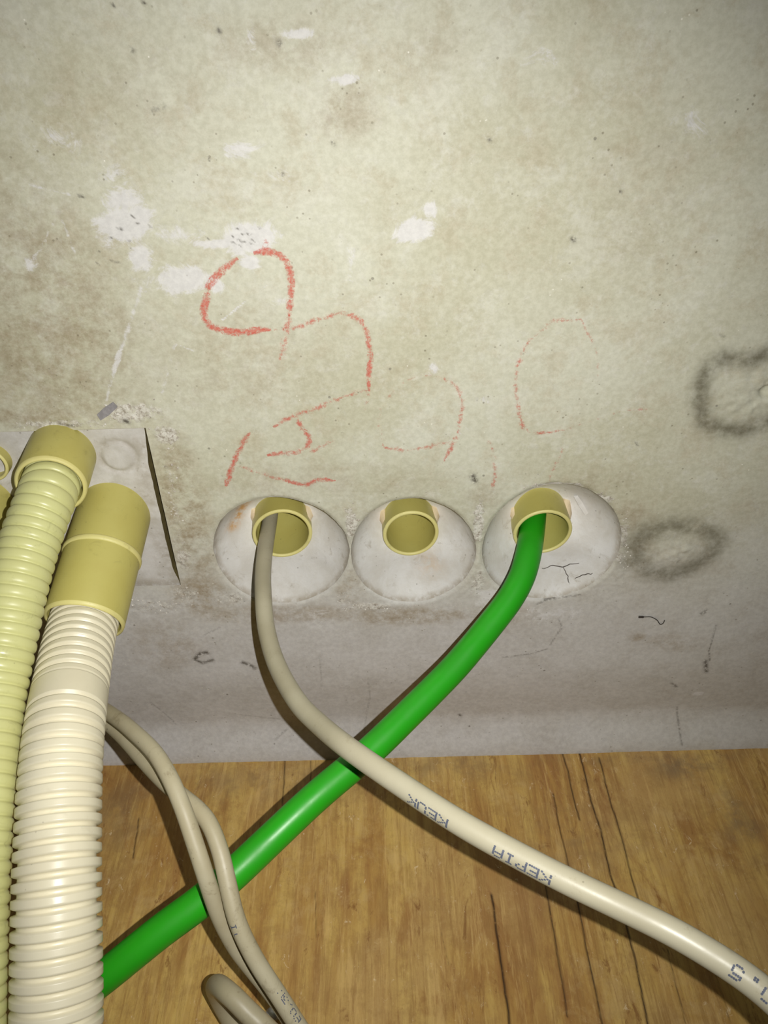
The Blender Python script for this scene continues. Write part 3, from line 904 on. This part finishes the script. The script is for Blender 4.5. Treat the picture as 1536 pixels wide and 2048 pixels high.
def conduit(top, bottom, R, path, Rt, pitch, depth, kind, mat, label, collar=None, flat=None, group='corrugated conduits hanging from the plaster plate'):
    root = empty('corrugated_conduit', top)
    ax = bottom - top; L = np.linalg.norm(ax); ax /= L
    ri = Rt + 0.0010
    prof = [(-0.012, R), (0.2 * L, R), (L - 0.0012, R), (L - 0.0004, R - 0.0003), (L, R - 0.0008), (L, ri + .0003), (L - 0.0005, ri), (L - 0.02, ri)]
    V, F = lathe(top, ax, prof, 72)
    cp = mesh_obj('coupling', V, [f[::-1] for f in F], M_PIPE); adopt(cp, root)
    cp['label'] = 'smooth olive yellow coupling sleeve'
    V, F = lathe(top, ax, [(L - 0.0014, R + .00004), (L - .0003, R - .00015), (L + .00012, R - .0008), (L + .00012, ri + .0003), (L - .0004, ri - .0001)], 72)
    rm = mesh_obj('coupling_rim', V, [f[::-1] for f in F], M_RIM, cp)
    rm.matrix_parent_inverse = Matrix.Translation(root.location).inverted() if False else rm.matrix_parent_inverse
    if collar:
        s = collar * L
        prof = [(s - .0014, R - .0002), (s - .0012, R + .0003), (s - .0006, R + .0006), (s + .0004, R + .0006), (s + .0010, R + .0003), (s + .0012, R - .0002)]
        V, F = lathe(top, ax, prof, 72)
        cl = mesh_obj('collar_ring', V, [f[::-1] for f in F], M_RIM, cp)
    V, F, P, r = corrugated(path, Rt, pitch, depth, kind, mat, flat)
    tb = mesh_obj('corrugated_tube', V, F, mat); adopt(tb, root)
    tag(root, label, 'conduit', group)
    return root

wt, wb = soffit(228, 1028, PDEPTH), at(168, 1245, 0.314)
conduit(wt, wb, 0.0154, [wt + (wb - wt) * .62, wt + (wb - wt) * .8, wb, at(158, 1284, .3045), at(147, 1340, .2915), at(130, 1450, .2715), at(121, 1550, .261), at(117, 1650, .2535),
                         at(114, 1800, .2445), at(114, 2048, .2355), at(114, 2300, .229), at(114, 2500, .225)],
        0.0131, 0.0043, 0.0017, 'flat', M_WTUBE, 'cream white corrugated plastic conduit with a ringed yellow coupling sleeve',
        collar=0.42, flat=(at(134, 1408, .278), 0.0046))
yt, yb = soffit(125, 905, PDEPTH), at(101, 972, 0.309)
conduit(yt, yb, 0.0134, [yt + (yb - yt) * .3, yt + (yb - yt) * .65, yb, at(91, 1000, .304), at(68, 1060, .298), at(37, 1160, .289), at(12, 1270, .2815), at(-16, 1400, .2725), at(-31, 1520, .2630),
                         at(-45, 1640, .2540), at(-54, 1760, .2465), at(-61, 1900, .240), at(-66, 2048, .2355), at(-70, 2300, .229), at(-70, 2500, .225)],
        0.0109, 0.0043, 0.0016, 'round', M_YTUBE, 'yellow corrugated plastic conduit leaning against the cream white one')
tt, tb_ = soffit(-38, 1010, PDEPTH), at(-92, 1140, 0.318)
conduit(tt, tb_, 0.0150, [at(-80, 1105, .326), at(-92, 1140, .319), at(-125, 1230, .306), at(-170, 1400, .288), at(-205, 1600, .275), at(-225, 1800, .266), at(-235, 2048, .26), at(-235, 2300, .255)],
        0.0130, 0.0047, 0.0013, 'round', M_YTUBE, 'yellow conduit on the far side of the yellow corrugated conduit from the cream one')

# short cut conduit end in the plate
o_, cc, aa = pipe_stub(-24, 932, -0.004, 0.0078, (0, 0, 1), 'small cut yellow conduit end poking out of the plaster plate', None, 0.0014, 0.02)

# ------------------------------------------------------------------ cables
def cable(name, pts, R, mat, label, cat='cable', group=None, seg=28, sm=16):
    P = smooth_path(spline([at(*p) for p in pts], 14), sm)
    P, t = resample(P, 0.0016)
    V, F = sweep(P, np.full(len(P), R), seg, True)
    o = mesh_obj(name, V, F, mat)
    tag(o, label, cat, group)
    return o, P

grey_c, GP = cable('grey_cable', [(546, 985, .392), (543, 1015, .381), (539, 1045, .371), (534, 1075, .361), (529, 1110, .352), (526, 1150, .344), (527, 1200, .330), (533, 1260, .319), (553, 1329, .302),
                    (594, 1403, .280), (640, 1450, .265), (700, 1499, .249), (809, 1574, .236), (918, 1645, .224), (1027, 1706, .216), (1135, 1762, .209), (1244, 1814, .203),
                    (1353, 1868, .197), (1462, 1934, .191), (1536, 1990, .187), (1600, 2055, .184), (1680, 2160, .181), (1760, 2300, .179), (1820, 2480, .178)], 0.0035, M_GREY,
                   'smooth warm grey cable with bold dark print coming out of a bowl')
green_c, _ = cable('green_cable', [(1070, 985, .394), (1069, 1012, .383), (1067, 1037, .374), (1063, 1070, .364), (1057, 1107, .356), (1044, 1154, .350), (1018, 1201, .346), (982, 1248, .342),
                    (942, 1297, .337), (900, 1345, .332), (820, 1425, .322), (735, 1507, .312), (638, 1588, .302), (547, 1673, .294), (460, 1755, .287), (390, 1812, .284), (319, 1864, .282),
                    (228, 1938, .281), (180, 1976, .283), (114, 2030, .287), (40, 2090, .291), (-60, 2170, .294)], 0.0058, M_GREEN,
                   'thick bright green cable running from the cracked bowl across the plywood')
pa, _ = cable('grey_cable', [(60, 1330, .345), (120, 1368, .336), (180, 1402, .322), (237, 1439, .303), (273, 1469, .291), (310, 1506, .280), (340, 1556, .271), (365, 1614, .266), (387, 1678, .263),
                    (411, 1751, .262), (437, 1828, .266), (470, 1892, .271), (505, 1938, .275), (542, 1984, .277), (576, 2034, .279), (602, 2078, .280), (660, 2170, .282)], 0.0029, M_GREY2,
              'thin dusty grey cable twisted over its neighbour below the cream conduit', group='thin grey cables twisted together')
pb, BP = cable('grey_cable', [(60, 1345, .355), (120, 1385, .347), (180, 1418, .334), (240, 1468, .316), (285, 1518, .299), (325, 1560, .286), (360, 1590, .279), (395, 1618, .273), (420, 1650, .269),
                    (441, 1705, .265), (456, 1769, .262), (474, 1842, .260), (510, 1918, .260), (558, 1992, .260), (594, 2048, .260), (660, 2150, .262)], 0.0029, M_GREY2,
              'thin dusty grey cable with faint print passing over the screw head', group='thin grey cables twisted together')
lp, _ = cable('looped_cable', [(640, 2190, .300), (545, 2122, .309), (482, 2068, .316), (452, 2022, .317), (436, 1990, .312), (431, 1974, .304), (437, 1971, .296), (451, 1981, .290), (470, 1998, .287),
                    (498, 2026, .285), (538, 2064, .284), (606, 2132, .290), (675, 2210, .296)], 0.0038, M_GREY2,
              'short loop of dusty grey cable bent back beside the screw', sm=4)

# dot-matrix print on the cables
FONT = {'K': ['10001', '10010', '10100', '11000', '10100', '10010', '10001'], 'E': ['11111', '10000', '10000', '11110', '10000', '10000', '11111'],
        'U': ['10001', '10001', '10001', '10001', '10001', '10001', '01110'], 'P': ['11110', '10001', '10001', '11110', '10000', '10000', '10000'],
        'I': ['01110', '00100', '00100', '00100', '00100', '00100', '01110'], 'A': ['01110', '10001', '10001', '11111', '10001', '10001', '10001'],
        '0': ['01110', '10001', '10001', '10001', '10001', '10001', '01110'], '5': ['11111', '10000', '11110', '00001', '00001', '10001', '01110'],
        '.': ['00000', '00000', '00000', '00000', '00000', '01100', '01100'], ' ': ['00000'] * 7}

def print_on(parent, P, R, start, text, chw, hh, ang0, gap=None, drop=0.06, flip=1):
    """dots printed on a cable; start = world point of the first letter, text runs back along the path, tops turned away"""
    s = arclen(P)
    T = np.gradient(P, axis=0); T /= np.linalg.norm(T, axis=1)[:, None]
    k = np.argmin(np.linalg.norm(P - start, axis=1)); s0 = s[k]
    V, F = [], []
    gap = gap or chw * 1.36
    for ci, ch in enumerate(text):
        for row in range(7):
            for colm in range(5):
                if FONT[ch][row][colm] != '1' or rng.random() < drop: continue
                ss = s0 - flip * (ci * gap + colm * chw / 4)
                p = np.array([np.interp(ss, s, P[:, q]) for q in range(3)])
                t = np.array([np.interp(ss, s, T[:, q]) for q in range(3)]); t /= np.linalg.norm(t)
                n = np.array([0.05, -0.86, -0.5]); n -= t * n.dot(t); n /= np.linalg.norm(n)
                b = np.cross(t, n)
                if b.dot(UP) > 0: b = -b               # b points to the lower side of the cable
                an = ang0 + flip * (3 - row) * hh / 6 / R
                d = n * math.cos(an) + b * math.sin(an)
                e = -n * math.sin(an) + b * math.cos(an)
                cpt = p + d * (R + 0.00004)
                ra, rb = chw / 4 * 0.6, hh / 6 * 0.72
                b0 = len(V)
                for q in range(6):
                    a = q * math.pi / 3
                    V.append(cpt + t * ra * math.cos(a) + e * rb * math.sin(a) - d * (R - math.sqrt(max(0, R * R - (rb * math.sin(a)) ** 2))))
                F.append(tuple(b0 + q for q in range(6)))
    o = mesh_obj('printed_text', V, F, M_INK, parent, False)
    o['label'] = 'dark dot-matrix print'
    return o

print_on(grey_c, GP, 0.0035, at(1106, 1748, .2105), 'KEPIA', 0.0025, 0.0025, 0.68)
print_on(grey_c, GP, 0.0035, at(906, 1640, .225), 'KEUK', 0.0027, 0.0023, 0.76)
print_on(grey_c, GP, 0.0035, at(1540, 1990, .187), '0.5', 0.0022, 0.0030, 0.25, gap=0.0036)
print_on(pb, BP, 0.0029, at(478, 1862, .260), 'II', 0.0016, 0.0018, 0.5, gap=0.0022, drop=.3)
print_on(pb, BP, 0.0029, at(590, 2040, .260), 'E0.5K', 0.0018, 0.0018, -.5, gap=0.0024, drop=.35)

# ------------------------------------------------------------------ screw in the plywood
sp = onwall(546, 2034)
root = empty('screw', sp)
V, F = lathe(np.array(sp), (0, -1, 0), [(-.002, .0014), (.0015, .0014), (.0016, .0030), (.0024, .0031), (.0034, .0026), (.0041, .0016), (.0043, .0001)], 32)
hd = mesh_obj('screw_head', V, [f[::-1] for f in F], M_STEEL); adopt(hd, root)
V, F = [], []
for a in (0.4, 0.4 + math.pi / 2):
    d = np.array([math.cos(a), 0, math.sin(a)]); s = np.array([-math.sin(a), 0, math.cos(a)])
    b0 = len(V)
    for u, v in ((-1, -1), (1, -1), (1, 1), (-1, 1)):
        V.append(np.array(sp) + d * u * .0016 + s * v * .0003 + np.array([0, -.00435 + .0003 * abs(u), 0]))
    F.append((b0, b0 + 1, b0 + 2, b0 + 3))
sl = mesh_obj('cross_slot', V, F, M_DARK, None, False); adopt(sl, root)
tag(root, 'small zinc screw head in the plywood beside the grey cables', 'screw')

# ------------------------------------------------------------------ black thread stuck to the slab
tp = [(1277, 1233), (1290, 1233), (1301, 1233), (1310, 1237), (1315, 1241), (1320, 1248), (1326, 1246), (1329, 1240)]
P = []
for px, py in tp:
    q = soffit(px, py); q[2] = CZ + float(ceil_h(np.array([q[0]]), np.array([q[1]]))[0]) - .0003
    P.append(q)
P = spline(P, 6)
rad = np.full(len(P), .00022); rad[:5] = .0006
V, F = sweep(P, rad, 8)
o = mesh_obj('thread', V, F, M_HAIR)
tag(o, 'short curly black thread stuck to the concrete beyond the mould ring', 'thread')
